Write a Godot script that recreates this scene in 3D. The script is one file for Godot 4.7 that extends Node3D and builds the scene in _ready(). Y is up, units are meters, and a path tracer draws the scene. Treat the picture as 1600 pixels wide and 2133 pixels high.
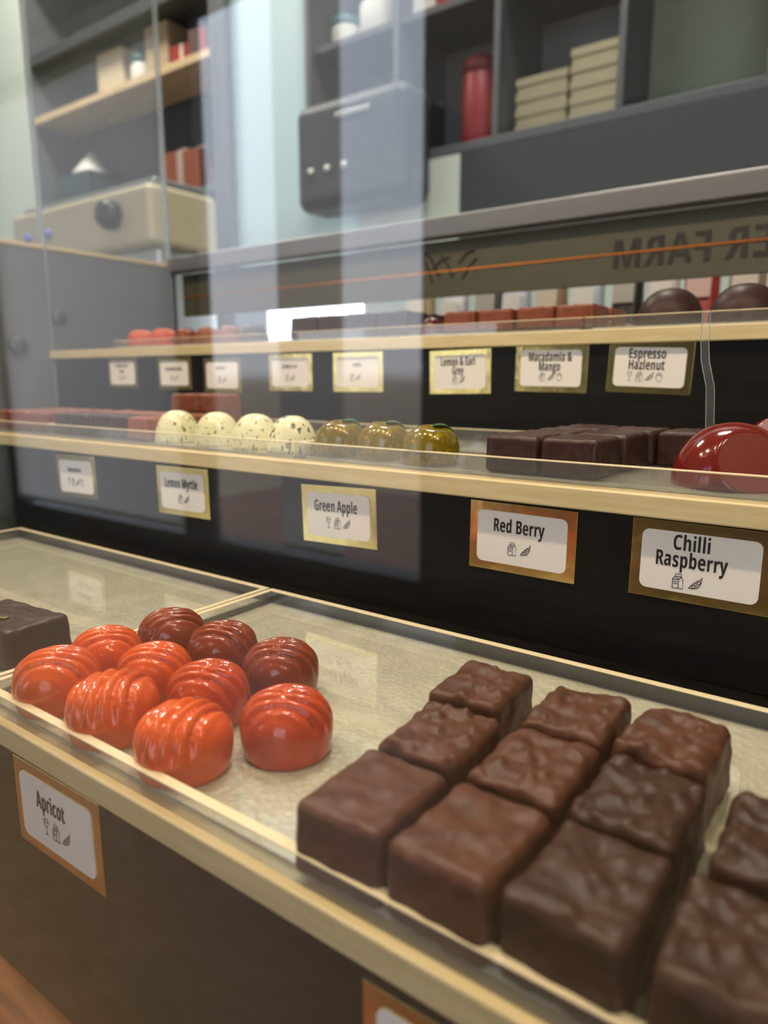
extends Node3D
# A chocolate counter seen close up through its front glass. Millimetres from the eye are turned into metres by mm(); the eye stands 1.25 m above the floor.

const EYE := 1.25
var M := {}
var cache := {}
var taken := {}
var sans: SystemFont

func mm(x: float, y: float, z: float) -> Vector3:
	return Vector3(x * 0.001, EYE + y * 0.001, z * 0.001)

func _ready() -> void:
	camera_and_light()
	materials()
	room()
	display_case()
	trays()
	lower_chocolates()
	middle_chocolates()
	top_chocolates()
	cards()
	service_area()
	shop_front()

# ------------------------------------------------------------------ camera, sky, exposure
func camera_and_light() -> void:
	var cam := Camera3D.new()
	cam.name = "camera"
	add_child(cam)
	cam.position = Vector3(0, EYE, 0)
	cam.rotation = Vector3(deg_to_rad(-10.769), deg_to_rad(36.312), 0)
	var lens := CameraAttributesPhysical.new()
	lens.frustum_near = 0.005
	lens.frustum_far = 100.0
	lens.frustum_focal_length = 16.6525
	lens.frustum_focus_distance = 0.255
	lens.exposure_aperture = 6.8
	cam.attributes = lens
	cam.near = 0.005
	cam.far = 100.0
	cam.fov = rad_to_deg(2.0 * atan(1066.5 / 1480.0))
	cam.current = true
	var we := WorldEnvironment.new()
	we.name = "environment"
	var e := Environment.new()
	e.tonemap_mode = Environment.TONE_MAPPER_LINEAR
	e.tonemap_exposure = 0.96
	e.background_mode = Environment.BG_SKY
	var sm := ProceduralSkyMaterial.new()
	sm.sky_top_color = Color(0.84, 0.90, 0.98)
	sm.sky_horizon_color = Color(0.94, 0.95, 0.98)
	sm.ground_bottom_color = Color(0.58, 0.55, 0.52)
	sm.ground_horizon_color = Color(0.66, 0.63, 0.60)
	var sky := Sky.new()
	sky.sky_material = sm
	e.sky = sky
	e.background_energy_multiplier = 3.8
	e.sdfgi_enabled = true
	e.ssao_enabled = true
	e.ssil_enabled = true
	we.environment = e
	add_child(we)

# ------------------------------------------------------------------ naming helpers
func numbered(n: String) -> String:
	if not taken.has(n):
		taken[n] = 0
		return n
	taken[n] += 1
	return "%s_%03d" % [n, taken[n]]

func thing(called: String, label: String, category: String, at := Vector3.ZERO, turn := 0.0, group := "") -> Node3D:
	var o := Node3D.new()
	o.name = numbered(called)
	add_child(o)
	o.position = at
	o.rotation.y = turn
	tag(o, label, category, group)
	return o

func tag(o: Node, label: String, category: String, group := "") -> void:
	o.set_meta("label", label)
	o.set_meta("category", category)
	if group != "":
		o.set_meta("group", group)

func part(called: String, mesh: Mesh, mat: Material, parent: Node, at := Vector3.ZERO, rot := Vector3.ZERO) -> MeshInstance3D:
	var o := MeshInstance3D.new()
	o.name = called
	o.mesh = mesh
	o.material_override = mat
	o.position = at
	o.rotation = rot
	parent.add_child(o, true)
	return o

func structure(called: String, at := Vector3.ZERO) -> Node3D:
	var o := Node3D.new()
	o.name = called
	add_child(o)
	o.position = at
	o.set_meta("kind", "structure")
	return o

func single(called: String, label: String, category: String, mesh: Mesh, mat: Material, at: Vector3, turn := 0.0, group := "") -> MeshInstance3D:
	var o := MeshInstance3D.new()
	o.name = numbered(called)
	o.mesh = mesh
	o.material_override = mat
	add_child(o)
	o.position = at
	o.rotation.y = turn
	tag(o, label, category, group)
	return o

# ------------------------------------------------------------------ shapes (all sizes in metres)
# a box with rounded edges; `mid` cells across each flat, `arc` cells round each edge; an optional lumpiness from noise
func axis_list(half: float, r: float, mid: int, arc: int) -> PackedFloat32Array:
	var a := PackedFloat32Array()
	for k in arc:
		a.append(-half + r * (1.0 - tan((1.0 - float(k) / arc) * PI / 4.0)))
	for k in mid + 1:
		a.append(-(half - r) + 2.0 * (half - r) * k / mid)
	for k in range(arc - 1, -1, -1):
		a.append(half - r * (1.0 - tan((1.0 - float(k) / arc) * PI / 4.0)))
	return a

func rbox(sx: float, sy: float, sz: float, r := 0.001, mid := 1, arc := 1, lump = null) -> ArrayMesh:
	var key := "rb%.5f_%.5f_%.5f_%.5f_%d_%d" % [sx, sy, sz, r, mid, arc]
	if lump == null and cache.has(key):
		return cache[key]
	var h := Vector3(sx, sy, sz) * 0.5
	r = minf(r, 0.49 * minf(sx, minf(sy, sz)))
	var ax := [axis_list(h.x, r, mid, arc), axis_list(h.y, r, mid, arc), axis_list(h.z, r, mid, arc)]
	var inner := h - Vector3.ONE * r
	var st := SurfaceTool.new()
	st.begin(Mesh.PRIMITIVE_TRIANGLES)
	st.set_smooth_group(0)
	for f in 6:
		var n := f / 2
		var s := 1.0 if f % 2 == 0 else -1.0
		var u := (n + 1) % 3
		var v := (n + 2) % 3
		var au: PackedFloat32Array = ax[u]
		var av: PackedFloat32Array = ax[v]
		var pts := []
		var nrm := []
		for i in au.size():
			for j in av.size():
				var q := Vector3.ZERO
				q[u] = au[i]
				q[v] = av[j]
				q[n] = s * h[n]
				var c := q.clamp(-inner, inner)
				var d := (q - c).normalized()
				var p := c + d * r
				if lump != null:
					p = lump.call(p, d)
				pts.append(p)
				nrm.append(d)
		var w := av.size()
		for i in au.size() - 1:
			for j in w - 1:
				var a := i * w + j
				var quad := [a, a + w, a + w + 1, a, a + w + 1, a + 1] if s < 0 else [a, a + w + 1, a + w, a, a + 1, a + w + 1]
				for k in quad:
					st.set_normal(nrm[k])
					st.add_vertex(pts[k])
	if lump != null:
		st.index()
		st.generate_normals()
	else:
		st.index()
	var m := st.commit()
	if lump == null:
		cache[key] = m
	return m

# turn a profile (radius, height) about y; `bend` may move each vertex; uv lies flat from above
func lathe(profile: Array, segs := 40, bend = null, uv_scale := 1.0) -> ArrayMesh:
	var st := SurfaceTool.new()
	st.begin(Mesh.PRIMITIVE_TRIANGLES)
	st.set_smooth_group(0)
	var rings := []
	for p in profile:
		var ring := []
		for k in segs:
			var t := TAU * k / segs
			var v := Vector3(cos(t) * p.x, p.y, sin(t) * p.x)
			ring.append(bend.call(v) if bend != null else v)
		rings.append(ring)
	for i in rings.size() - 1:
		for k in segs:
			var a: Vector3 = rings[i][k]
			var b: Vector3 = rings[i][(k + 1) % segs]
			var c: Vector3 = rings[i + 1][(k + 1) % segs]
			var d: Vector3 = rings[i + 1][k]
			for v in [a, d, c, a, c, b]:
				var flat := Vector2(v.x, v.z)
				var far := flat.length() + maxf(0.0, 0.6 * (profile[-1].y - v.y))
				st.set_uv(Vector2(0.5, 0.5) + (flat.normalized() * far * uv_scale if flat.length() > 1e-7 else Vector2.ZERO))
				st.add_vertex(v)
	st.index()
	st.generate_normals()
	return st.commit()

func tube(st: SurfaceTool, path: Array, r: float, sides := 6, closed := false) -> void:
	var n := path.size()
	var rings := []
	for i in n:
		var before: Vector3 = path[(i - 1 + n) % n] if closed or i > 0 else path[0]
		var after: Vector3 = path[(i + 1) % n] if closed or i < n - 1 else path[n - 1]
		var t := (after - before).normalized()
		var up := Vector3.UP if absf(t.y) < 0.9 else Vector3.RIGHT
		var a := t.cross(up).normalized()
		var b := a.cross(t).normalized()
		var ring := []
		for k in sides:
			ring.append(path[i] + (a * cos(TAU * k / sides) + b * sin(TAU * k / sides)) * r)
		rings.append(ring)
	for i in (n if closed else n - 1):
		var r0: Array = rings[i]
		var r1: Array = rings[(i + 1) % n]
		for k in sides:
			var k2 := (k + 1) % sides
			for v in [r0[k], r1[k], r1[k2], r0[k], r1[k2], r0[k2]]:
				st.add_vertex(v)

func tube_mesh(paths: Array, r: float, sides := 6) -> ArrayMesh:
	var st := SurfaceTool.new()
	st.begin(Mesh.PRIMITIVE_TRIANGLES)
	st.set_smooth_group(0)
	for p in paths:
		tube(st, p, r, sides)
	st.index()
	st.generate_normals()
	return st.commit()

# a flat plate with a given outline in x and y, `deep` thick along z
func plate(outline: PackedVector2Array, deep: float) -> ArrayMesh:
	var st := SurfaceTool.new()
	st.begin(Mesh.PRIMITIVE_TRIANGLES)
	st.set_smooth_group(-1)
	var tri := Geometry2D.triangulate_polygon(outline)
	for k in range(0, tri.size(), 3):
		var a := outline[tri[k]]
		var b := outline[tri[k + 1]]
		var c := outline[tri[k + 2]]
		if (b - a).cross(c - a) > 0:
			var s := b
			b = c
			c = s
		for v in [a, b, c]:
			st.add_vertex(Vector3(v.x, v.y, deep / 2))
		for v in [a, c, b]:
			st.add_vertex(Vector3(v.x, v.y, -deep / 2))
	var n := outline.size()
	var area := 0.0
	for i in n:
		area += outline[i].cross(outline[(i + 1) % n])
	for i in n:
		var p := outline[i]
		var q := outline[(i + 1) % n]
		if area < 0:
			var s := p
			p = q
			q = s
		var a := Vector3(p.x, p.y, deep / 2)
		var b := Vector3(q.x, q.y, deep / 2)
		var c := Vector3(q.x, q.y, -deep / 2)
		var d := Vector3(p.x, p.y, -deep / 2)
		for v in [a, b, c, a, c, d]:
			st.add_vertex(v)
	st.generate_normals()
	return st.commit()

func rounded_outline(w: float, h: float, r: float) -> PackedVector2Array:
	var o := PackedVector2Array()
	for c in [[1, 1, 0.0], [-1, 1, PI / 2], [-1, -1, PI], [1, -1, PI * 1.5]]:
		for k in 7:
			var t: float = c[2] + PI / 2 * k / 6
			o.append(Vector2(c[0] * (w / 2 - r) + cos(t) * r, c[1] * (h / 2 - r) + sin(t) * r))
	return o

# ------------------------------------------------------------------ materials
func noise_tex(freq: float, ramp: Array, size := 512, kind := FastNoiseLite.TYPE_SIMPLEX_SMOOTH, octaves := 4, sd := 1) -> NoiseTexture2D:
	var n := FastNoiseLite.new()
	n.noise_type = kind
	n.frequency = freq
	n.fractal_octaves = octaves
	n.seed = sd
	var t := NoiseTexture2D.new()
	t.width = size
	t.height = size
	t.seamless = true
	t.noise = n
	if ramp.size():
		var g := Gradient.new()
		g.offsets = PackedFloat32Array(ramp.map(func(x): return x[0]))
		g.colors = PackedColorArray(ramp.map(func(x): return x[1]))
		t.color_ramp = g
	return t

func plain(c: Color, rough := 0.6, metal := 0.0) -> StandardMaterial3D:
	var m := StandardMaterial3D.new()
	m.albedo_color = c
	m.roughness = rough
	m.metallic = metal
	return m

func mapped(tex: Texture2D, scale: Vector3, rough := 0.6, world := true) -> StandardMaterial3D:
	var m := plain(Color.WHITE, rough)
	m.albedo_texture = tex
	m.uv1_triplanar = true
	m.uv1_world_triplanar = world
	m.uv1_scale = scale
	return m

func pane(alpha: float, c := Color(1, 1, 1), rough := 0.0) -> StandardMaterial3D:
	var m := plain(Color(c.r, c.g, c.b, alpha), rough)
	m.transparency = BaseMaterial3D.TRANSPARENCY_ALPHA
	return m

func glowing(c: Color, energy: float) -> StandardMaterial3D:
	var m := plain(c, 0.5)
	m.emission_enabled = true
	m.emission = c
	m.emission_energy_multiplier = energy
	return m

func materials() -> void:
	sans = SystemFont.new()
	sans.font_names = PackedStringArray(["Droid Sans"])
	sans.font_weight = 700
	# dark wenge laminate with a fine lengthwise grain
	var grain := noise_tex(0.02, [[0.0, Color(0.045, 0.039, 0.033)], [0.45, Color(0.065, 0.056, 0.047)], [0.7, Color(0.085, 0.072, 0.06)], [1.0, Color(0.13, 0.11, 0.09)]], 512, FastNoiseLite.TYPE_SIMPLEX, 5, 3)
	M.wenge = mapped(grain, Vector3(0.9, 26, 26), 0.45)
	M.wenge.metallic_specular = 0.3
	M.panel_dark = mapped(grain, Vector3(1.2, 20, 20), 0.5)
	var cream := noise_tex(0.012, [[0.0, Color(0.77, 0.70, 0.51)], [0.5, Color(0.80, 0.73, 0.55)], [1.0, Color(0.83, 0.77, 0.60)]], 512, FastNoiseLite.TYPE_SIMPLEX, 5, 8)
	M.cream = mapped(cream, Vector3(3, 40, 40), 0.4)
	# tray liner: embossed parchment under clear acrylic
	var bump := noise_tex(0.09, [], 512, FastNoiseLite.TYPE_CELLULAR, 1, 5)
	var tint := noise_tex(0.01, [[0.0, Color(0.63, 0.62, 0.53)], [0.5, Color(0.67, 0.66, 0.57)], [1.0, Color(0.72, 0.71, 0.63)]], 512, FastNoiseLite.TYPE_SIMPLEX, 5, 12)
	M.liner = mapped(tint, Vector3(9, 9, 9), 0.35)
	M.liner.heightmap_enabled = true
	M.liner.heightmap_texture = bump
	M.liner.heightmap_scale = 0.06
	M.acrylic = pane(0.05, Color(0.95, 0.96, 0.93))
	M.acrylic_lit_edge = plain(Color(0.86, 0.81, 0.67), 0.3)  # opaque cream painted in for the light that clear edges catch
	M.glass = pane(0.0)
	M.glass_edge = pane(0.45, Color(0.60, 0.66, 0.70), 0.1)
	M.rail = plain(Color(0.42, 0.42, 0.43), 0.4, 0.3)
	M.gold = plain(Color(0.86, 0.79, 0.52), 0.2, 1.0)
	var crinkle := noise_tex(0.02, [], 256, FastNoiseLite.TYPE_SIMPLEX_SMOOTH, 3, 21)
	M.gold.uv1_triplanar = true
	M.gold.uv1_world_triplanar = true
	M.gold.uv1_scale = Vector3(14, 14, 14)
	M.gold.heightmap_enabled = true
	M.gold.heightmap_texture = crinkle
	M.gold.heightmap_scale = 0.012
	M.paper = plain(Color(0.90, 0.88, 0.85), 0.55)
	M.ink = plain(Color(0.09, 0.075, 0.07), 0.6)
	M.sill = mapped(noise_tex(0.02, [[0.0, Color(0.34, 0.19, 0.09)], [0.5, Color(0.47, 0.28, 0.14)], [1.0, Color(0.56, 0.36, 0.19)]], 512, FastNoiseLite.TYPE_SIMPLEX, 5, 31), Vector3(2, 30, 30), 0.35)
	# chocolates
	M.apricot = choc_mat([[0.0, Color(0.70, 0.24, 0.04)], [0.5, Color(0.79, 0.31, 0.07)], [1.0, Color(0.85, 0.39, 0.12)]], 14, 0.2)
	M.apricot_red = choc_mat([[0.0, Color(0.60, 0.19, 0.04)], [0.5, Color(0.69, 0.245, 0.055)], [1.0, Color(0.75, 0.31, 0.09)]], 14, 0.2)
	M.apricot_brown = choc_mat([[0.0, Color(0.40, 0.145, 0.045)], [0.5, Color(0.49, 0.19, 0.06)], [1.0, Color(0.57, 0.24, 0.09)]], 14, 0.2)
	for k in ["apricot", "apricot_red", "apricot_brown"]:
		M[k].clearcoat_enabled = true
		M[k].metallic_specular = 0.3
		M[k].clearcoat = 0.6
		M[k].clearcoat_roughness = 0.03
	M.milk = choc_mat([[0.0, Color(0.25, 0.145, 0.092)], [0.5, Color(0.295, 0.172, 0.115)], [1.0, Color(0.34, 0.205, 0.14)]], 22, 0.46)
	M.milk_darker = choc_mat([[0.0, Color(0.165, 0.10, 0.065)], [0.5, Color(0.20, 0.122, 0.08)], [1.0, Color(0.24, 0.15, 0.10)]], 22, 0.46)  # same kind of bar in a darker brown
	M.square = choc_mat([[0.0, Color(0.17, 0.095, 0.075)], [0.5, Color(0.205, 0.118, 0.095)], [1.0, Color(0.27, 0.16, 0.125)]], 40, 0.42)
	M.square_light = choc_mat([[0.0, Color(0.44, 0.24, 0.17)], [0.5, Color(0.53, 0.30, 0.21)], [1.0, Color(0.60, 0.35, 0.25)]], 22, 0.45)
	M.dark_choc = choc_mat([[0.0, Color(0.17, 0.12, 0.10)], [1.0, Color(0.25, 0.18, 0.15)]], 22, 0.35)
	M.plum = choc_mat([[0.0, Color(0.26, 0.08, 0.11)], [1.0, Color(0.36, 0.12, 0.15)]], 22, 0.25)
	M.caramel = choc_mat([[0.0, Color(0.42, 0.21, 0.13)], [1.0, Color(0.52, 0.28, 0.17)]], 22, 0.35)
	M.apple = choc_mat([[0.0, Color(0.37, 0.32, 0.03)], [0.6, Color(0.45, 0.39, 0.05)], [0.72, Color(0.50, 0.43, 0.07)], [0.85, Color(0.74, 0.60, 0.14)]], 60, 0.14)
	M.leaf = plain(Color(0.16, 0.34, 0.16), 0.35)
	var berry_tones := [[0.0, Color(0.33, 0.065, 0.045)], [0.5, Color(0.40, 0.085, 0.055)], [1.0, Color(0.46, 0.115, 0.075)]]
	M.berry = choc_mat(berry_tones, 160, 0.12)
	M.berry_facet = choc_mat(berry_tones, 160, 0.42)
	M.egg = speckle(41, 420, 3.0, 10.0, 0.75)
	M.egg_bold = speckle(43, 330, 4.0, 22.0, 1.0)
	# surroundings
	M.graphite = plain(Color(0.38, 0.395, 0.41), 0.5)
	M.graphite_dark = plain(Color(0.24, 0.255, 0.27), 0.5)
	M.shelf_wood = mapped(noise_tex(0.02, [[0.0, Color(0.80, 0.70, 0.52)], [1.0, Color(0.90, 0.81, 0.64)]], 256, FastNoiseLite.TYPE_SIMPLEX, 4, 51), Vector3(1, 8, 8), 0.6)
	M.pale = plain(Color(0.80, 0.86, 0.82), 0.7)
	M.white = plain(Color(0.88, 0.88, 0.86), 0.6)
	M.olive = plain(Color(0.29, 0.28, 0.205), 0.55)
	M.led_orange = plain(Color(0.80, 0.48, 0.22), 0.3, 0.8)  # orange of the LED line reflected across the sign
	M.steel = plain(Color(0.70, 0.71, 0.71), 0.3, 0.7)
	M.silver_cream = plain(Color(0.80, 0.76, 0.64), 0.4, 0.2)
	M.lock = plain(Color(0.25, 0.26, 0.27), 0.4, 0.4)
	M.black = plain(Color(0.05, 0.05, 0.055), 0.4)

func choc_mat(ramp: Array, scale: float, rough: float) -> StandardMaterial3D:
	var m := mapped(noise_tex(0.02, ramp, 256, FastNoiseLite.TYPE_SIMPLEX_SMOOTH, 5, int(scale) + ramp.size() + int(rough * 100)), Vector3.ONE * scale, rough, false)
	m.metallic_specular = 0.5 if rough < 0.3 else 0.36
	return m

# cream cocoa butter with a dark splatter, drawn as flat print
func speckle(sd: int, count: int, small: float, large: float, dark: float) -> StandardMaterial3D:
	var rng := RandomNumberGenerator.new()
	rng.seed = sd
	var im := Image.create(512, 512, false, Image.FORMAT_RGB8)
	im.fill(Color(0.87, 0.86, 0.69))
	for k in count:
		var c := Vector2(rng.randf() * 512, rng.randf() * 512)
		var r := lerpf(small, large, pow(rng.randf(), 3.0))
		var ink := Color(0.87, 0.86, 0.69).lerp(Color(0.10, 0.10, 0.07) if rng.randf() < 0.75 else Color(0.35, 0.26, 0.08), dark * rng.randf_range(0.6, 1.15))
		var sq := rng.randf_range(0.6, 1.0)
		var turn := rng.randf() * TAU
		for y in range(int(c.y - r - 1), int(c.y + r + 2)):
			for x in range(int(c.x - r - 1), int(c.x + r + 2)):
				var d := Vector2(x, y) - c
				d = d.rotated(turn)
				d.y /= sq
				if d.length() < r * (0.8 + 0.25 * sin(3.0 * d.angle() + k)):
					im.set_pixel(posmod(x, 512), posmod(y, 512), ink)
	var m := plain(Color.WHITE, 0.28)
	m.albedo_texture = ImageTexture.create_from_image(im)
	return m

# ------------------------------------------------------------------ the room
func slab(called: String, lo: Vector3, hi: Vector3, mat: Material, parent: Node) -> MeshInstance3D:
	var s := hi - lo
	return part(called, rbox(absf(s.x), absf(s.y), absf(s.z), 0.002), mat, parent, (lo + hi) * 0.5)

func room() -> void:
	var fl := structure("floor")
	var boards := noise_tex(0.02, [[0.0, Color(0.58, 0.45, 0.30)], [1.0, Color(0.71, 0.58, 0.41)]], 512, FastNoiseLite.TYPE_SIMPLEX, 5, 61)
	var wood := mapped(boards, Vector3(0.6, 6, 6), 0.4)
	slab("floor_slab", Vector3(-5.7, -0.1, -1.9), Vector3(3.1, 0, 2.75), wood, fl)
	var ce := structure("ceiling")
	slab("ceiling_slab", Vector3(-5.7, 3.2, -1.5), Vector3(3.1, 3.3, 2.75), M.white, ce)
	var wl := structure("wall_left")
	slab("wall_slab", Vector3(-5.8, 0, -1.5), Vector3(-5.6, 3.2, 2.75), M.pale, wl)
	var wr := structure("wall_right")
	slab("wall_slab", Vector3(3.0, 0, -1.5), Vector3(3.2, 3.2, 2.75), M.graphite, wr)
	# wall behind the counter: shelving and cabinet are set into it, and a tall frosted window stands between them
	var wb := structure("wall_back")
	var zf := -1.45
	var zb := -1.50
	slab("wall_slab", Vector3(-5.7, 0, zb), Vector3(-2.622, 3.2, zf), M.pale, wb)
	slab("wall_slab", Vector3(-2.622, 2.86, zb), Vector3(-1.638, 3.2, zf), M.pale, wb)
	slab("wall_slab", Vector3(-1.638, 0, zb), Vector3(-1.600, 3.2, zf), M.graphite, wb)
	slab("wall_slab", Vector3(-1.600, 0, zb), Vector3(-1.13, 1.25, zf), M.pale, wb)
	slab("wall_slab", Vector3(-1.600, 3.0, zb), Vector3(-1.312, 3.2, zf), M.pale, wb)
	slab("wall_slab", Vector3(-1.312, 2.452, zb), Vector3(3.1, 3.2, zf), M.pale, wb)
	slab("wall_slab", Vector3(-1.13, 0, zb), Vector3(3.1, 1.732, zf), M.pale, wb)
	slab("wall_slab", Vector3(0.452, 1.732, zb), Vector3(3.1, 2.452, zf), M.pale, wb)
	var frosted := plain(Color(0.80, 0.90, 0.92), 0.6)
	frosted.backlight_enabled = true
	frosted.backlight = Color(0.44, 0.52, 0.54)
	var w1 := structure("window_1")
	slab("pane", Vector3(-1.600, 1.552, -1.482), Vector3(-1.312, 3.0, -1.476), frosted, w1)
	slab("pane", Vector3(-1.312, 1.552, -1.482), Vector3(-1.13, 1.732, -1.476), frosted, w1)
	slab("pane", Vector3(-1.600, 1.25, -1.482), Vector3(-1.13, 1.548, -1.476), M.glass, w1)
	slab("window_frame", Vector3(-1.600, 1.545, -1.492), Vector3(-1.13, 1.555, -1.466), M.white, w1)

# the shop front behind the photographer: tall windows onto a timber terrace; the counter glass mirrors it
func shop_front() -> void:
	var wf := structure("wall_front")
	var z0 := 2.6
	var z1 := 2.75
	var spans := [[-5.55, -3.5], [-3.35, -1.77], [0.5, 2.4]]
	var bottom := 0.3
	var top := 3.15
	var at := -5.7
	for s in spans:
		slab("wall_slab", Vector3(at, 0, z0), Vector3(s[0], 3.2, z1), M.graphite_dark, wf)
		slab("wall_slab", Vector3(s[0], 0, z0), Vector3(s[1], bottom, z1), M.graphite_dark, wf)
		slab("wall_slab", Vector3(s[0], top, z0), Vector3(s[1], 3.2, z1), M.graphite_dark, wf)
		at = s[1]
	slab("wall_slab", Vector3(at, 0, z0), Vector3(3.1, 3.2, z1), M.graphite_dark, wf)
	var n := 2
	for s in spans:
		var w := structure("window_%d" % n)
		n += 1
		slab("pane", Vector3(s[0], bottom, 2.68), Vector3(s[1], top, 2.684), M.glass, w)
		for x in [s[0], s[1] - 0.04]:
			slab("window_frame", Vector3(x, bottom, 2.64), Vector3(x + 0.04, top, 2.72), M.graphite_dark, w)
	added_blind(-2.465, 0.43, bottom, 0.95, "sheer pale blind added to dim the middle of the shop window")
	added_blind(-4.525, 2.03, bottom, 1.0, "wide sheer blind added to dim the left shop window")
	var deck := structure("floor_terrace")
	var timber := mapped(noise_tex(0.02, [[0.0, Color(0.50, 0.36, 0.28)], [1.0, Color(0.66, 0.50, 0.41)]], 256, FastNoiseLite.TYPE_SIMPLEX, 4, 71), Vector3(0.5, 4, 4), 0.7)
	for k in 24:
		part("plank", rbox(9.0, 0.04, 0.135, 0.004), timber, deck, Vector3(-1.3, -0.02, 2.83 + k * 0.14))

func added_blind(x: float, w: float, y: float, through: float, label: String) -> void:  # unseen blinds, added to set how bright the mirrored windows look
	var blind := plain(Color(0.93, 0.92, 0.90, 0.85), 0.8)
	blind.transparency = BaseMaterial3D.TRANSPARENCY_ALPHA
	blind.backlight_enabled = true
	blind.backlight = Color(through, through, through)
	var rb := thing("added_blind", label, "blind", Vector3(x, y, 2.62))
	part("cloth", rbox(w, 2.74, 0.002, 0.0009), blind, rb, Vector3(0, 1.42, 0))
	part("bottom_bar", rbox(w, 0.025, 0.012, 0.004), M.white, rb, Vector3(0, 0.05, 0))
	part("roller", lathe([Vector2(0, -w / 2), Vector2(0.025, -w / 2), Vector2(0.025, w / 2), Vector2(0, w / 2)], 20), M.white, rb, Vector3(0, 2.81, 0), Vector3(0, 0, PI / 2))

# ------------------------------------------------------------------ the display case
const TIERS := [[-94.0, -105.5, -113.5, -256.0], [-250.0, -40.2, -48.2, -411.0], [-405.0, 26.5, 18.5, -572.0]]  # front edge z, top, underside, next riser's face z
const LEFT := -732.0
const RIGHT := 420.0

func bar(called: String, x0: float, x1: float, y0: float, y1: float, z0: float, z1: float, mat: Material, parent: Node, r := 0.6) -> MeshInstance3D:
	return part(called, rbox((x1 - x0) * 0.001, (y1 - y0) * 0.001, absf(z1 - z0) * 0.001, r * 0.001, 1, 2), mat, parent, Vector3((x0 + x1) * 0.0005, (y0 + y1) * 0.0005, (z0 + z1) * 0.0005))

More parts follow.
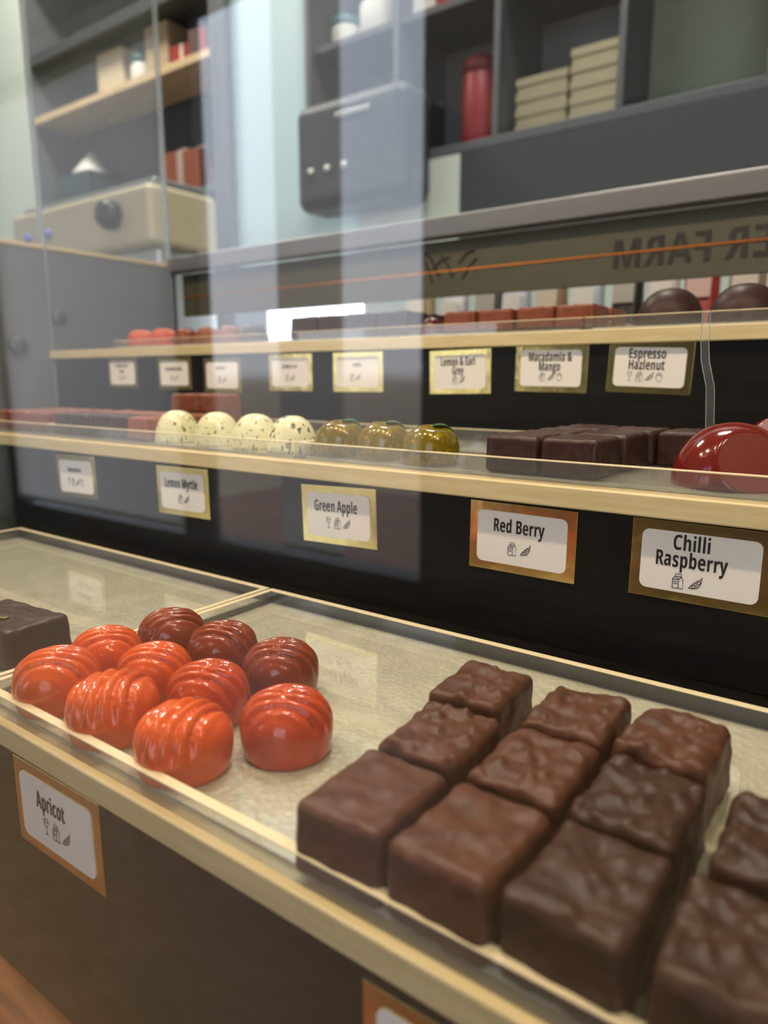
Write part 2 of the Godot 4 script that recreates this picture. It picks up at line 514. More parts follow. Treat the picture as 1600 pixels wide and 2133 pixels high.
func display_case() -> void:
	var c := thing("display_case", "stepped glass-fronted chocolate display case with dark risers and cream shelf edges", "display case", Vector3(0, EYE, 0))
	var k := 0
	for t in TIERS:
		bar("shelf", LEFT, RIGHT, t[2] + 0.3, t[1] - 0.3, t[3] - 6, t[0] - 13, M.wenge, c)
		var edge := bar("shelf_edge", LEFT, RIGHT, t[2], t[1], t[0] - 13, t[0], M.cream, c, 0.8)
		edge.set_meta("label", "cream shelf edge")
		k += 1
	bar("riser", LEFT, RIGHT, -230, -113.6, -101, -95, M.wenge, c, 0.3)
	bar("riser", LEFT, RIGHT, -105.6, -48.3, -262, -256, M.wenge, c, 0.3)
	bar("riser", LEFT, RIGHT, -40.3, 18.4, -417, -411, M.wenge, c, 0.3)
	bar("base_panel", LEFT, RIGHT, -1250, -231, -580, -90, M.graphite_dark, c, 3)
	bar("front_panel", LEFT - 6, RIGHT + 6, -1180, -186, -80, -44, M.panel_dark, c, 2)
	bar("wooden_sill", LEFT - 8, RIGHT + 8, -186, -171, -82, -36, M.sill, c, 3)
	bar("front_glass", LEFT, RIGHT, -170.5, 460, -56, -50, M.glass, c, 0.5)
	# ends: dark board below, two glass panes with polished edges above
	bar("end_board", LEFT - 8, LEFT, -230, 128, -572, -57, M.graphite, c, 0.5)
	bar("end_board_edge", LEFT - 9, LEFT + 1, 128, 132, -572, -57, M.cream, c, 0.6)
	bar("end_glass", LEFT - 7, LEFT - 1, 132, 460, -562, -413, M.glass, c, 0.5)
	bar("end_glass", LEFT - 7, LEFT - 1, 132, 460, -407, -57, M.glass, c, 0.5)
	bar("glass_edge", LEFT - 7, LEFT + 2, -108, 460, -410.5, -408.5, M.glass_edge, c, 0.4)
	bar("glass_edge", LEFT - 7, LEFT + 2, -42, 460, -565, -563, M.glass_edge, c, 0.4)
	part("lock", lathe([Vector2(0, 0.008), Vector2(0.006, 0.008), Vector2(0.0095, 0.005), Vector2(0.0095, 0), Vector2(0, 0)].map(func(v): return v), 24), M.lock, c, Vector3((LEFT) * 0.001, 0.031, -0.372), Vector3(0, 0, -PI / 2))
	part("hinge_knob", lathe([Vector2(0, 0.008), Vector2(0.005, 0.008), Vector2(0.008, 0.005), Vector2(0.008, 0), Vector2(0, 0)], 24), M.lock, c, Vector3((LEFT) * 0.001, 0.061, -0.418), Vector3(0, 0, -PI / 2))
	bar("end_board", RIGHT, RIGHT + 8, -230, 128, -572, -57, M.graphite, c, 0.5)
	bar("end_glass", RIGHT + 1, RIGHT + 7, 128, 460, -562, -57, M.glass, c, 0.5)
	# back: rail, low panel under the top shelf
	bar("back_rail", LEFT, RIGHT, 121, 137, -575, -559, M.rail, c, 1.2)
	bar("back_rail_trim", LEFT, RIGHT, 137, 138.4, -572, -561, M.steel, c, 0.6)
	bar("back_panel", LEFT, RIGHT, -230, 18.5, -584, -578.5, M.wenge, c, 0.3)
	bar("top_rail", LEFT, RIGHT, 460, 476, -110, -46, M.rail, c, 1.5)
	bar("top_glass", LEFT, RIGHT, 462, 468, -575, -111, M.glass, c, 0.5)
	bar("top_rail", LEFT, RIGHT, 460, 476, -590, -576, M.rail, c, 1.5)
	bar("back_post", RIGHT - 10, RIGHT, -230, 460, -590, -576, M.rail, c, 1.5)
	led_strip()
	sign_panel()
	# two bright lines on the front glass, built as an added clear strip
	var lean := []
	for q in [[-60.0, -38.0, -290.0], [-63, -22, -296.0], [-65.5, -4, -302.0], [-69.0, 6, -306.0], [-70.5, 14, -309.0], [-71.5, 26, -313.0]]:
		lean.append(Vector3(q[0] * 0.001, q[1] * 0.001, q[2] * 0.001))
	var ls := thing("glass_streak", "added thin clear sliver standing in for bright lines on the front glass", "glass streak", Vector3(0, EYE, 0))
	part("edge", tube_mesh([lean], 0.0002), M.glass_edge, ls)
	part("edge", tube_mesh([lean.map(func(v): return v + Vector3(0.003, 0, 0))], 0.0002), M.glass_edge, ls)
	var st := SurfaceTool.new()
	st.begin(Mesh.PRIMITIVE_TRIANGLES)
	for i in lean.size() - 1:
		var a: Vector3 = lean[i]
		var b: Vector3 = lean[i + 1]
		var s := Vector3(0.003, 0, 0)
		for v in [a, b, b + s, a, b + s, a + s]:
			st.add_vertex(v)
	st.generate_normals()
	part("sheet", st.commit(), M.acrylic, ls)

func led_strip() -> void:
	var t := thing("led_strip", "warm LED strip under the top rail of the display case", "light strip", Vector3(0, EYE + 0.4598, -0.09))
	part("channel", rbox(1.1, 0.006, 0.016, 0.001), M.rail, t, Vector3(-0.16, -0.003, 0))
	var warm := Color(1.0, 0.90, 0.76)
	var glow := glowing(warm, 8.0)
	var dot := lathe([Vector2(0, -0.004), Vector2(0.007, -0.004), Vector2(0.008, -0.002), Vector2(0.008, 0.002), Vector2(0, 0.002)], 20)
	for k in 6:
		var x := -0.64 + k * 0.185
		part("diode", dot, glow, t, Vector3(x, -0.0085, 0))
		var l := OmniLight3D.new()
		l.name = "diode_light"
		l.light_color = warm
		l.light_energy = 0.071
		l.light_size = 0.007
		l.omni_range = 8.0
		l.omni_attenuation = 2.0
		l.shadow_enabled = true
		t.add_child(l, true)
		l.position = Vector3(x, -0.0095, 0)

func text_mesh(s: String, size: float, deep: float) -> TextMesh:
	var t := TextMesh.new()
	t.font = sans
	t.text = s
	t.font_size = 64
	t.pixel_size = size / 64.0
	t.depth = deep
	t.horizontal_alignment = HORIZONTAL_ALIGNMENT_CENTER
	return t

func sign_panel() -> void:
	var s := thing("sign_panel", "dark olive sign panel with large capitals seen reversed, hung below the back rail", "sign", Vector3(-0.2, EYE + 0.096, -0.5775))
	part("board", rbox(1.05, 0.049, 0.003, 0.0006), M.olive, s)
	part("led_line", rbox(1.05, 0.0018, 0.0012, 0.0005), M.led_orange, s, Vector3(0, -0.002, 0.0021))  # LED reflection built into the sign as an orange strip
	var ink := plain(Color(0.12, 0.115, 0.085), 0.6)
	# the words face the staff side, so from the front they run backwards
	var words := text_mesh("RIVER FARM", 0.030, 0.0008)
	var box := words.get_aabb()
	var wide := 0.155
	var o := part("lettering", words, ink, s, Vector3(0, -0.003, 0.0018), Vector3(0, PI, 0))
	o.scale = Vector3(wide / box.size.x, 1, 1)
	o.position.x = 0.0 + wide * 0.5 - 0.0
	var strokes := []
	for q in [[-180, 14, -168, -12], [-176, 16, -160, -6], [-170, -2, -150, 10], [-160, 12, -146, -8], [-140, 4, -124, 13], [-136, -10, -122, 6]]:
		strokes.append([Vector3(q[0] * 0.001, q[1] * 0.001, 0.0018), Vector3((q[0] + q[2]) * 0.0005, (q[1] + q[3]) * 0.0005 + 0.003, 0.0018), Vector3(q[2] * 0.001, q[3] * 0.001, 0.0018)])
	part("emblem", tube_mesh(strokes, 0.0011, 5), ink, s)

# ------------------------------------------------------------------ trays
func trays() -> void:
	var names := ["bottom", "middle", "top"]
	var rows := [
		[-104.0, -98.5, -96.5, -230.0, [[-469, -236.5, "clear acrylic tray on the bottom shelf, nearly empty, left of the orange chocolates"], [-235, -2.5, "clear acrylic tray on the bottom shelf holding orange and brown chocolates"], [-1, 231, "clear acrylic tray on the bottom shelf at the right end"]]],
		[-38.4, -31.6, -256.5, -390.0, [[-704, -477, "clear acrylic tray at the far left of the middle shelf"], [-475.5, -243.5, "clear acrylic tray on the middle shelf holding brown squares and speckled domes"], [-242, -10, "clear acrylic tray on the middle shelf holding green apple domes, brown squares and red domes"], [-8.5, 223, "clear acrylic tray at the right end of the middle shelf"]]],
		[28.2, 34.0, -411.5, -545.0, [[-626, -393.5, "clear acrylic tray at the left end of the top shelf"], [-392, -159.5, "clear acrylic tray in the middle of the top shelf"], [-158, 74, "clear acrylic tray on the top shelf holding dark domed chocolates"]]],
	]
	var i := 0
	for r in rows:
		for t in r[4]:
			acrylic_tray(t[0], t[1], r[0], r[1], r[2], r[3], TIERS[i][1], t[2])
		i += 1

func acrylic_tray(x0: float, x1: float, fl: float, lip: float, zf: float, zb: float, base: float, label: String) -> void:
	var t := thing("acrylic_tray", label, "tray", mm((x0 + x1) / 2, base + 0.04, (zf + zb) / 2))
	var w := x1 - x0
	var d := zf - zb
	var cx := (x0 + x1) / 2
	var cz := (zf + zb) / 2
	var put := func(called, xa, xb, ya, yb, za, zc, mat, parent, r):
		return part(called, rbox((xb - xa) * 0.001, (yb - ya) * 0.001, absf(zc - za) * 0.001, r * 0.001, 1, 1), mat, parent, Vector3(((xa + xb) / 2 - cx) * 0.001, ((ya + yb) / 2 - base) * 0.001, ((za + zc) / 2 - cz) * 0.001))
	var liner: MeshInstance3D = put.call("liner", x0 + 3.2, x1 - 3.2, base + 0.05, fl - 0.35, zb + 3.2, zf - 3.2, M.liner, t, 0.3)
	liner.set_meta("label", "embossed beige liner")
	put.call("floor_sheet", x0 + 2.6, x1 - 2.6, fl - 0.3, fl, zb + 3.1, zf - 3.1, M.acrylic, t, 0.1)
	for s in [[x0, x1, zf - 2.9, zf], [x0, x1, zb, zb + 2.9], [x0, x0 + 2.4, zb + 2.9, zf - 2.9], [x1 - 2.4, x1, zb + 2.9, zf - 2.9]]:
		var wall: MeshInstance3D = put.call("wall", s[0], s[1], base, lip - 0.5, s[2], s[3], M.acrylic, t, 0.2)
		var rim := part("rim", rbox((s[1] - s[0]) * 0.001, 0.0005, absf(s[3] - s[2]) * 0.001, 0.0002), M.acrylic_lit_edge, wall, Vector3(0, (lip - 0.25 - (base + lip - 0.5) / 2) * 0.001, 0))
		rim.set_meta("label", "acrylic edge painted pale for the light it catches")

# ------------------------------------------------------------------ chocolates
func apricot_mesh(dia: float, twist: float, sd: int) -> ArrayMesh:
	var r := dia / 2
	var h := dia * 0.66
	var prof := []
	for k in 7:
		var f := k / 6.0
		prof.append(Vector2(r * (0.925 + 0.075 * sin(f * PI * 0.5)), h * 0.42 * f))
	for k in range(1, 29):
		var a := PI / 2 * k / 28.0
		prof.append(Vector2(r * pow(maxf(cos(a), 0.0), 0.74), h * (0.42 + 0.58 * pow(sin(a), 0.9))))
	var pitch := dia / 5.6
	var n := FastNoiseLite.new()
	n.seed = sd
	n.frequency = 90.0
	var bend := func(v: Vector3) -> Vector3:
		var p := v.rotated(Vector3.UP, twist)
		var s: float = p.x + 0.006 * sin(p.z / dia * 2.6) + 0.0004 * n.get_noise_3dv(p)
		var ridge: float = pow(absf(sin(PI * s / pitch + 0.6)), 0.5) - 1.0
		var mask: float = smoothstep(0.33, 0.62, v.y / h) * (1.0 - smoothstep(0.80, 1.0, absf(s) / (r * 1.02)))
		var out := Vector3(v.x, v.y - h * 0.45, v.z).normalized()
		return v + out * (ridge * mask * dia * 0.092)
	prof.insert(0, Vector2(0, 0))
	return lathe(prof, 96, bend)

func lower_chocolates() -> void:
	var fl := -104.0
	var list := [
		[-148.8, -111.0, 26.5, -0.80, "apricot", "orange ridged chocolate nearest the front lip, its ridges running down towards the viewer"],
		[-132.6, -133.9, 26.5, 0.55, "apricot_red", "orange ridged chocolate standing closest to the brown bars"],
		[-181.5, -111.0, 27.0, -1.10, "apricot", "orange ridged chocolate by the front lip with a bright vertical highlight"],
		[-213.0, -111.4, 27.0, 0.35, "apricot", "leftmost orange ridged chocolate by the front lip"],
		[-166.4, -134.0, 25.8, 0.60, "apricot_red", "orange ridged chocolate in the centre of its group"],
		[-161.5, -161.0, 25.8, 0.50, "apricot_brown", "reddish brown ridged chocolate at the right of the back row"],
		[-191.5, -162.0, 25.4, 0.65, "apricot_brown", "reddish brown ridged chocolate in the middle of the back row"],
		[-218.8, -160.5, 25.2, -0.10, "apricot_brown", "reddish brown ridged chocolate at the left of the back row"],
		[-221.5, -134.5, 24.8, 0.05, "apricot", "orange ridged chocolate against the tray divider"],
		[-194.2, -134.8, 24.8, 0.45, "apricot", "orange ridged chocolate hemmed in by five neighbours"],
	]
	var k := 0
	for a in list:
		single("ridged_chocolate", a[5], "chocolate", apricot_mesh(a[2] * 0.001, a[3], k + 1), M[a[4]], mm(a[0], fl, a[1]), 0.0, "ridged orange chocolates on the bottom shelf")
		k += 1
	# brown bars: three rows of coated, lumpy blocks
	var bars := [
		[-84.6, -111.3, "milk", 0.35, "smooth milk chocolate bar at the front left corner of the bar group"],
		[-60.4, -111.3, "milk", 0.35, "smooth milk chocolate bar in the front row, second from the orange chocolates"],
		[-36.6, -111.9, "milk_darker", 0.6, "darker brown chocolate bar in the front row, third from the orange chocolates"],
		[-11.6, -111.0, "milk_darker", 1.0, "lumpy darker brown chocolate bar in the bottom right corner of the picture"],
		[-86.2, -141.6, "milk", 0.9, "lumpy milk chocolate bar in the middle row nearest the orange chocolates"],
		[-61.0, -142.2, "milk", 0.9, "lumpy milk chocolate bar in the middle row, second from the orange chocolates"],
		[-37.2, -142.0, "milk_darker", 1.0, "lumpy darker brown chocolate bar in the middle row, third from the orange chocolates"],
		[-10.4, -142.6, "milk_darker", 1.0, "lumpy darker brown chocolate bar in the middle row at the right edge of the picture"],
		[-91.8, -173.0, "milk", 0.8, "milk chocolate bar at the left end of the back row"],
		[-62.6, -172.4, "milk", 0.8, "milk chocolate bar in the middle of the back row"],
		[-38.2, -173.0, "milk", 1.0, "milk chocolate bar with grooved side at the right end of the back row"],
	]
	k = 0
	for b in bars:
		var m := bar_mesh(0.0216, 0.0172, 0.0275, 0.0022, 300 + k, b[3])
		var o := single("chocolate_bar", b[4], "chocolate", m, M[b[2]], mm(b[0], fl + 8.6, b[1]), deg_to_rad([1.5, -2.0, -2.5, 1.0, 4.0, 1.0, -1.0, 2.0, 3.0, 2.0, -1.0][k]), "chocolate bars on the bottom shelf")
		k += 1
	single("dark_chocolate_bar", "dark chocolate block with a gold fleck at the left edge of the picture", "chocolate", bar_mesh(0.040, 0.0145, 0.026, 0.002, 400, 0.2), M.dark_choc, mm(-271, fl + 7.3, -124), 0.1)
	var o2 := single("gold_fleck", "tiny gold fleck on the dark chocolate block", "decoration", rbox(0.0035, 0.0008, 0.0025, 0.0003), M.gold, mm(-267, fl + 14.9, -121))
	o2.rotation.y = 0.5

func bar_mesh(w: float, h: float, d: float, r: float, sd: int, rough: float) -> ArrayMesh:
	var n := FastNoiseLite.new()
	n.seed = sd
	n.frequency = 120.0
	n.fractal_octaves = 2
	var rng := RandomNumberGenerator.new()
	rng.seed = sd
	var nuts := []
	for k in int(4 + rough * 20):
		nuts.append([Vector3(rng.randf_range(-0.46, 0.46) * w, h * 0.5, rng.randf_range(-0.46, 0.46) * d), rng.randf_range(0.0009, 0.0017), rng.randf_range(0.25, 0.8) * rough])
	var lump := func(p: Vector3, nrm: Vector3) -> Vector3:
		var low: float = clampf((p.y + h * 0.5) / h, 0.0, 1.0)
		var q := p
		q.x *= 1.0 + 0.05 * (1.0 - low)
		q.z *= 1.0 + 0.04 * (1.0 - low)
		var top: float = maxf(nrm.y, 0.0)
		var amount: float = n.get_noise_3dv(p) * 0.0008 * (0.35 + rough * (0.4 + 0.9 * top))
		for b in nuts:
			var far: float = Vector2(p.x - b[0].x, p.z - b[0].z).length() / b[1]
			amount += 0.0016 * b[2] * exp(-far * far) * (0.15 + 0.85 * top)
		if p.y < -h * 0.49:
			return q
		return q + nrm * amount
	return rbox(w, h, d, r, 22, 4, lump)

func dome_profile(r: float, h: float, power := 0.85, foot := 0.0) -> Array:
	var prof := [Vector2(0, 0), Vector2(r * (1.0 - foot), 0)]
	if foot > 0:
		prof.append(Vector2(r, h * 0.18))
	for k in range(1, 25):
		var a := PI / 2 * k / 24.0
		prof.append(Vector2(r * pow(maxf(cos(a), 0.0), power), h * ((0.18 if foot > 0 else 0.0) + (0.82 if foot > 0 else 1.0) * sin(a))))
	return prof

func square_row(list: Array, fl: float, size: Vector3, group: String, base_seed: int) -> void:
	var k := 0
	for s in list:
		var key := "sq%.1f_%.1f_%.1f_%d" % [size.x, size.y, size.z, k % 3]
		if not cache.has(key):
			cache[key] = bar_mesh(size.x * 0.001, size.y * 0.001, size.z * 0.001, 0.0022, base_seed + k % 3, 0.22)
		single("square_chocolate", s[3], "chocolate", cache[key], M[s[2]], mm(s[0], fl + size.y / 2 + (s[5] if s.size() > 5 else 0.0), s[1]), s[4] if s.size() > 4 else 0.0, group)
		k += 1

func middle_chocolates() -> void:
	var fl := -38.4
	var egg := lathe(dome_profile(0.0135, 0.0185, 0.8), 48, null, 14.0)
	var eggs := [
		[-359, -276, "egg", 0.3, "pale speckled dome chocolate next to the brown squares"],
		[-324, -277, "egg", 1.7, "pale speckled dome chocolate, second from the brown squares"],
		[-291, -276, "egg", 3.1, "pale finely speckled dome chocolate, third from the brown squares"],
		[-261.5, -274, "egg_bold", 0.9, "cream dome chocolate with bold dark splatter next to the green apples"],
	]
	for e in eggs:
		single("speckled_dome_chocolate", e[4], "chocolate", egg, M[e[2]], mm(e[0], fl, e[1]), e[3], "speckled dome chocolates on the middle shelf")
	var body := lathe(dome_profile(0.0135, 0.0176, 0.72, 0.05), 48, func(v: Vector3) -> Vector3: return v + Vector3(0.0016 * v.y / 0.017, -0.0022 * exp(-pow(Vector2(v.x - 0.003, v.z).length() / 0.004, 2.0)) * smoothstep(0.010, 0.017, v.y), 0))
	var leaf := leaf_mesh()
	var apples := [
		[-229.5, -275, "green apple shaped chocolate beside the speckled domes"],
		[-203.5, -276, "green apple shaped chocolate between two others"],
		[-173.5, -271, "green apple shaped chocolate nearest the brown squares"],
	]
	for a in apples:
		var t := thing("green_apple_chocolate", a[2], "chocolate", mm(a[0], fl, a[1]), -0.5, "green apple chocolates on the middle shelf")
		part("body", body, M.apple, t)
		part("leaf", leaf, M.leaf, t, Vector3(0.0015, 0.0168, -0.0005), Vector3(0, 1.14, -0.30))
	# squares beside the apples: three deep
	var sq := []
	var rows := ["front", "second", "third"]
	for j in 3:
		for i in 2 + (1 if j == 2 else 0):
			var lab := "brown square chocolate in the %s row beside the green apples, %s" % [rows[j], ["on the left", "on the right", "at the far end"][i]]
			sq.append([-128.2 + i * 24.0 + j * 1.8, -274.5 - j * 30.5, "square", lab, 0.02 * (i - j)])
	square_row(sq, fl, Vector3(22.8, 15.0, 28.0), "brown square chocolates beside the green apples", 500)
	# squares at the left
	var left := []
	var place := ["first", "second", "third", "fourth", "fifth"]
	for j in 2:
		for i in 5:
			left.append([-476.0 + 12.5 + i * 21.0 - 1.0, -276.0 - j * 30.0, "square_light" if j == 1 or i == 4 else "square", "brown square chocolate left of the speckled domes, %s in the %s row" % [place[i], rows[j]]])
	square_row(left, fl, Vector3(19.6, 14.0, 28.0), "brown square chocolates left of the speckled domes", 520)
	var stack := []
	for j in 2:
		for i in 2:
			stack.append([-436.0 + i * 25.0, -352.0, "caramel", "reddish brown square in the little stack behind the speckled domes, %s %s" % [["lower", "upper"][j], ["left", "right"][i]], 0.0, j * 13.0])
	square_row(stack, fl, Vector3(24, 13.0, 26.0), "stacked squares behind the speckled domes", 540)
	var far := []
	for j in 2:
		for i in 3:
			far.append([-545.0 + i * 25.0, -274.0 - j * 29.0, "caramel", "orange brown square at the far left of the middle shelf, %s in the %s row" % [place[i], rows[j]]])
	square_row(far, fl, Vector3(23, 14.0, 27.0), "squares at the far left of the middle shelf", 560)
	# red domes with a flat round facet
	facet_dome("glossy dark red dome chocolate with a flat round facet, standing in front", mm(-50.0, fl, -281), 0.0205, 0.0225, Vector3(0.46, 0.44, 0.76), 0.0166, M.berry_facet)
	facet_dome("dark red dome chocolate with a flat facet behind the front one", mm(-38, fl, -322), 0.0205, 0.0240, Vector3(-0.05, 0.80, 0.60), 0.0180, M.berry_facet)
	facet_dome("dark red dome chocolate at the right edge behind the others", mm(-19, fl, -352), 0.0205, 0.0240, Vector3(-0.3, 0.80, 0.50), 0.0180, M.berry_facet)

func leaf_mesh() -> ArrayMesh:
	var st := SurfaceTool.new()
	st.begin(Mesh.PRIMITIVE_TRIANGLES)
	st.set_smooth_group(0)
	var rows := []
	for i in 11:
		var f := i / 10.0
		var w := 0.0032 * sin(PI * pow(f, 0.8)) + 0.0002
		var row := []
		for j in 5:
			var s := j / 2.0 - 1.0
			row.append(Vector3(0.010 * f, 0.0016 * sin(PI * f) + 0.0007 * absf(s), w * s))
		rows.append(row)
	for side in [0, 1]:
		var off := Vector3(0, -0.0007 * side, 0)
		for i in 10:
			for j in 4:
				var a: Vector3 = rows[i][j] + off
				var b: Vector3 = rows[i + 1][j] + off
				var c: Vector3 = rows[i + 1][j + 1] + off
				var d: Vector3 = rows[i][j + 1] + off
				for v in ([a, b, c, a, c, d] if side == 0 else [a, c, b, a, d, c]):
					st.add_vertex(v)
	for i in 10:
		for j in [0, 4]:
			var a: Vector3 = rows[i][j]
			var b: Vector3 = rows[i + 1][j]
			var o := Vector3(0, -0.0007, 0)
			for v in [a, b, b + o, a, b + o, a + o]:
				st.add_vertex(v)
	st.index()
	st.generate_normals()
	return st.commit()

func facet_dome(label: String, at: Vector3, r: float, h: float, normal: Vector3, dist: float, facet: Material) -> void:
	var n := normal.normalized()
	var t := thing("faceted_dome_chocolate", label, "chocolate", at, 0.0, "red domed chocolates on the middle shelf")
	var c := Vector3(0, h * 0.12, 0)
	var cut := func(v: Vector3) -> Vector3:
		var over: float = (v - c).dot(n) - dist
		return v - n * over if over > 0 else v
	part("shell", lathe(dome_profile(r, h, 0.95), 96, cut), M.berry, t)
	# the facet itself: the disc where the plane meets the dome, a hair proud
	var a := n.cross(Vector3.UP).normalized()
	var b := a.cross(n).normalized()
	var st := SurfaceTool.new()
	st.begin(Mesh.PRIMITIVE_TRIANGLES)
	st.set_smooth_group(-1)
	var ring := []
	for k in 48:
		var d := a * cos(TAU * k / 48) + b * sin(TAU * k / 48)
		var far := 0.0
		for q in 60:
			var p := c + n * dist + d * (q * 0.0004)
			var rr := Vector2(p.x, p.z).length() / r
			var hh: float = p.y / h
			if p.y < 0 or (rr >= 1.0 or hh > pow(maxf(0.0, 1.0 - pow(rr, 2.0 / 0.95)), 0.5)):
				break
			far = q * 0.0004
		ring.append(c + n * (dist + 0.0002) + d * maxf(far - 0.0003, 0.0))
	for k in 48:
		var p: Vector3 = ring[k]
		var q: Vector3 = ring[(k + 1) % 48]
		var m := c + n * (dist + 0.00025)
		var order := [m, q, p]
		if (q - m).cross(p - m).dot(n) > 0:
			order = [m, p, q]
		for v in order:
			st.add_vertex(v)
		for v in [p, q, q - n * 0.0008, p, q - n * 0.0008, p - n * 0.0008]:
			st.add_vertex(v)
	st.generate_normals()
	var f := part("facet", st.commit(), facet, t)
	f.set_meta("label", "flat grainy facet")

func top_chocolates() -> void:
	var fl := 28.2
	var z := -431.0
	var group := "chocolates on the top shelf"
	var orange := apricot_mesh(0.025, 1.2, 77)
	for a in [[-609, "apricot", "orange domed chocolate at the left end of the top shelf"], [-574, "apricot", "orange domed chocolate, second on the top shelf"]]:
		single("ridged_chocolate", a[2], "chocolate", orange, M[a[1]], mm(a[0], fl, z), 0.0, group)
	var small := lathe(dome_profile(0.0125, 0.0155, 0.8), 36)
	for a in [[-541, "caramel", "brown dome chocolate right of the orange ones on the top shelf"], [-511, "square_light", "light brown dome chocolate on the top shelf"], [-482, "caramel", "brown dome chocolate with a warm glint on the top shelf"], [-452, "dark_choc", "dark brown dome chocolate before the gap on the top shelf"]]:
		single("dome_chocolate", a[2], "chocolate", small, M[a[1]], mm(a[0], fl, z), 0.0, group)
	var place := ["first", "second", "third", "fourth"]
	var blocks := []
	for i in 4:
		for j in 2:
			blocks.append([-384.0 + i * 28.0, z - j * 31.0, "dark_choc", "dark chocolate block in the middle of the top shelf, %s from the left, %s" % [place[i], ["in front", "behind"][j]]])
	square_row(blocks, fl, Vector3(26, 17, 28), "dark blocks on the top shelf", 600)
	for a in [[-275, "plum coloured dome chocolate on the top shelf, left one"], [-256, "plum coloured dome chocolate on the top shelf, right one"]]:
		single("plum_chocolate", a[1], "chocolate", lathe(dome_profile(0.0088, 0.0125, 0.8), 32), M.plum, mm(a[0], fl, z), 0.0, group)
	var sq := []
	for i in 4:
		for j in 2:
			sq.append([[-246.0, -220.0, -192.5, -167.0, -168.0][i], z - j * 32.0, "caramel", "caramel brown square chocolate on the top shelf, %s from the plum ones, %s" % [["first", "second", "third", "fourth", "fifth"][i], ["in front", "behind"][j]]])
	square_row(sq, fl, Vector3(24, 14, 27), "caramel squares on the top shelf", 620)
	var big := lathe(dome_profile(0.0185, 0.0215, 0.8), 40)
	for a in [[-118, z - 8, "large dark dome chocolate on the top shelf, next to the caramel squares"], [-79, z - 8, "large dark dome chocolate on the top shelf near the right edge"], [-40, z - 8, "large dark dome chocolate on the top shelf at the right edge"]]:
		single("large_dome_chocolate", a[2], "chocolate", big, M.square, mm(a[0], fl, a[1]), 0.0, group)

# ------------------------------------------------------------------ cards
func icon(kind: String) -> ArrayMesh:
	if cache.has("icon" + kind):
		return cache["icon" + kind]
	var L := []
	var line := func(pts): L.append(pts.map(func(p): return Vector3(p[0] * 0.001, p[1] * 0.001, 0)))
	match kind:
		"wine_glass":
			line.call([[-1.0, 2.6], [1.0, 2.6], [1.15, 1.2], [0.8, 0.35], [0.0, 0.0], [-0.8, 0.35], [-1.15, 1.2], [-1.0, 2.6]])
			line.call([[-1.1, 1.5], [1.1, 1.5]])
			line.call([[0, 0], [0, -2.5]])
			line.call([[-0.9, -2.5], [0.9, -2.5]])
		"milk_carton":
			line.call([[-1.7, -2.6], [-1.7, 0.6], [-0.9, 1.7], [-0.9, 2.6], [1.1, 2.6], [1.1, 1.7], [1.8, 0.6], [1.8, -2.6], [-1.7, -2.6]])
			line.call([[-0.9, 1.7], [1.1, 1.7]])
			line.call([[-0.9, 1.7], [0.3, 0.5], [0.3, -2.6]])
			line.call([[-1.7, 0.55], [0.3, 0.55]])
			line.call([[1.1, 1.7], [0.3, 0.5]])
			line.call([[-1.3, -0.3], [-0.1, -0.3]])
			line.call([[-1.3, -1.0], [-0.1, -1.0]])
		"pea_pod":
			var upper := []
			var lower := []
			for k in 13:
				var f := k / 12.0
				var p := Vector2(lerpf(-2.8, 2.8, f), 0).rotated(0.75)
				var n := Vector2(0, 1).rotated(0.75) * sin(PI * f)
				upper.append([p.x + n.x * 0.35, p.y + n.y * 0.35])
				lower.append([p.x - n.x * 1.6, p.y - n.y * 1.6])
			line.call(upper)
			line.call(lower)
			for q in [-1.15, 0.0, 1.15]:
				var c := Vector2(q, -0.5).rotated(0.75)
				var o := []
				for k in 11:
					o.append([c.x + cos(TAU * k / 10) * 0.55, c.y + sin(TAU * k / 10) * 0.55])
				line.call(o)
			line.call([[2.05, 1.91], [2.1, 2.7]])
		"hazelnut":
			var o := []
			for k in 21:
				var t := TAU * k / 20
				o.append([cos(t) * 1.6 * (1.0 - 0.1 * sin(t)), sin(t) * 2.2 - (0.35 if sin(t) < -0.9 else 0.0)])
			line.call(o)
			line.call([[-1.6, 0.6], [-0.8, 0.95], [0, 0.7], [0.8, 0.95], [1.6, 0.6]])
			line.call([[-1.2, 1.5], [1.2, 1.5]])
	cache["icon" + kind] = tube_mesh(L, 0.00013, 5)
	return cache["icon" + kind]

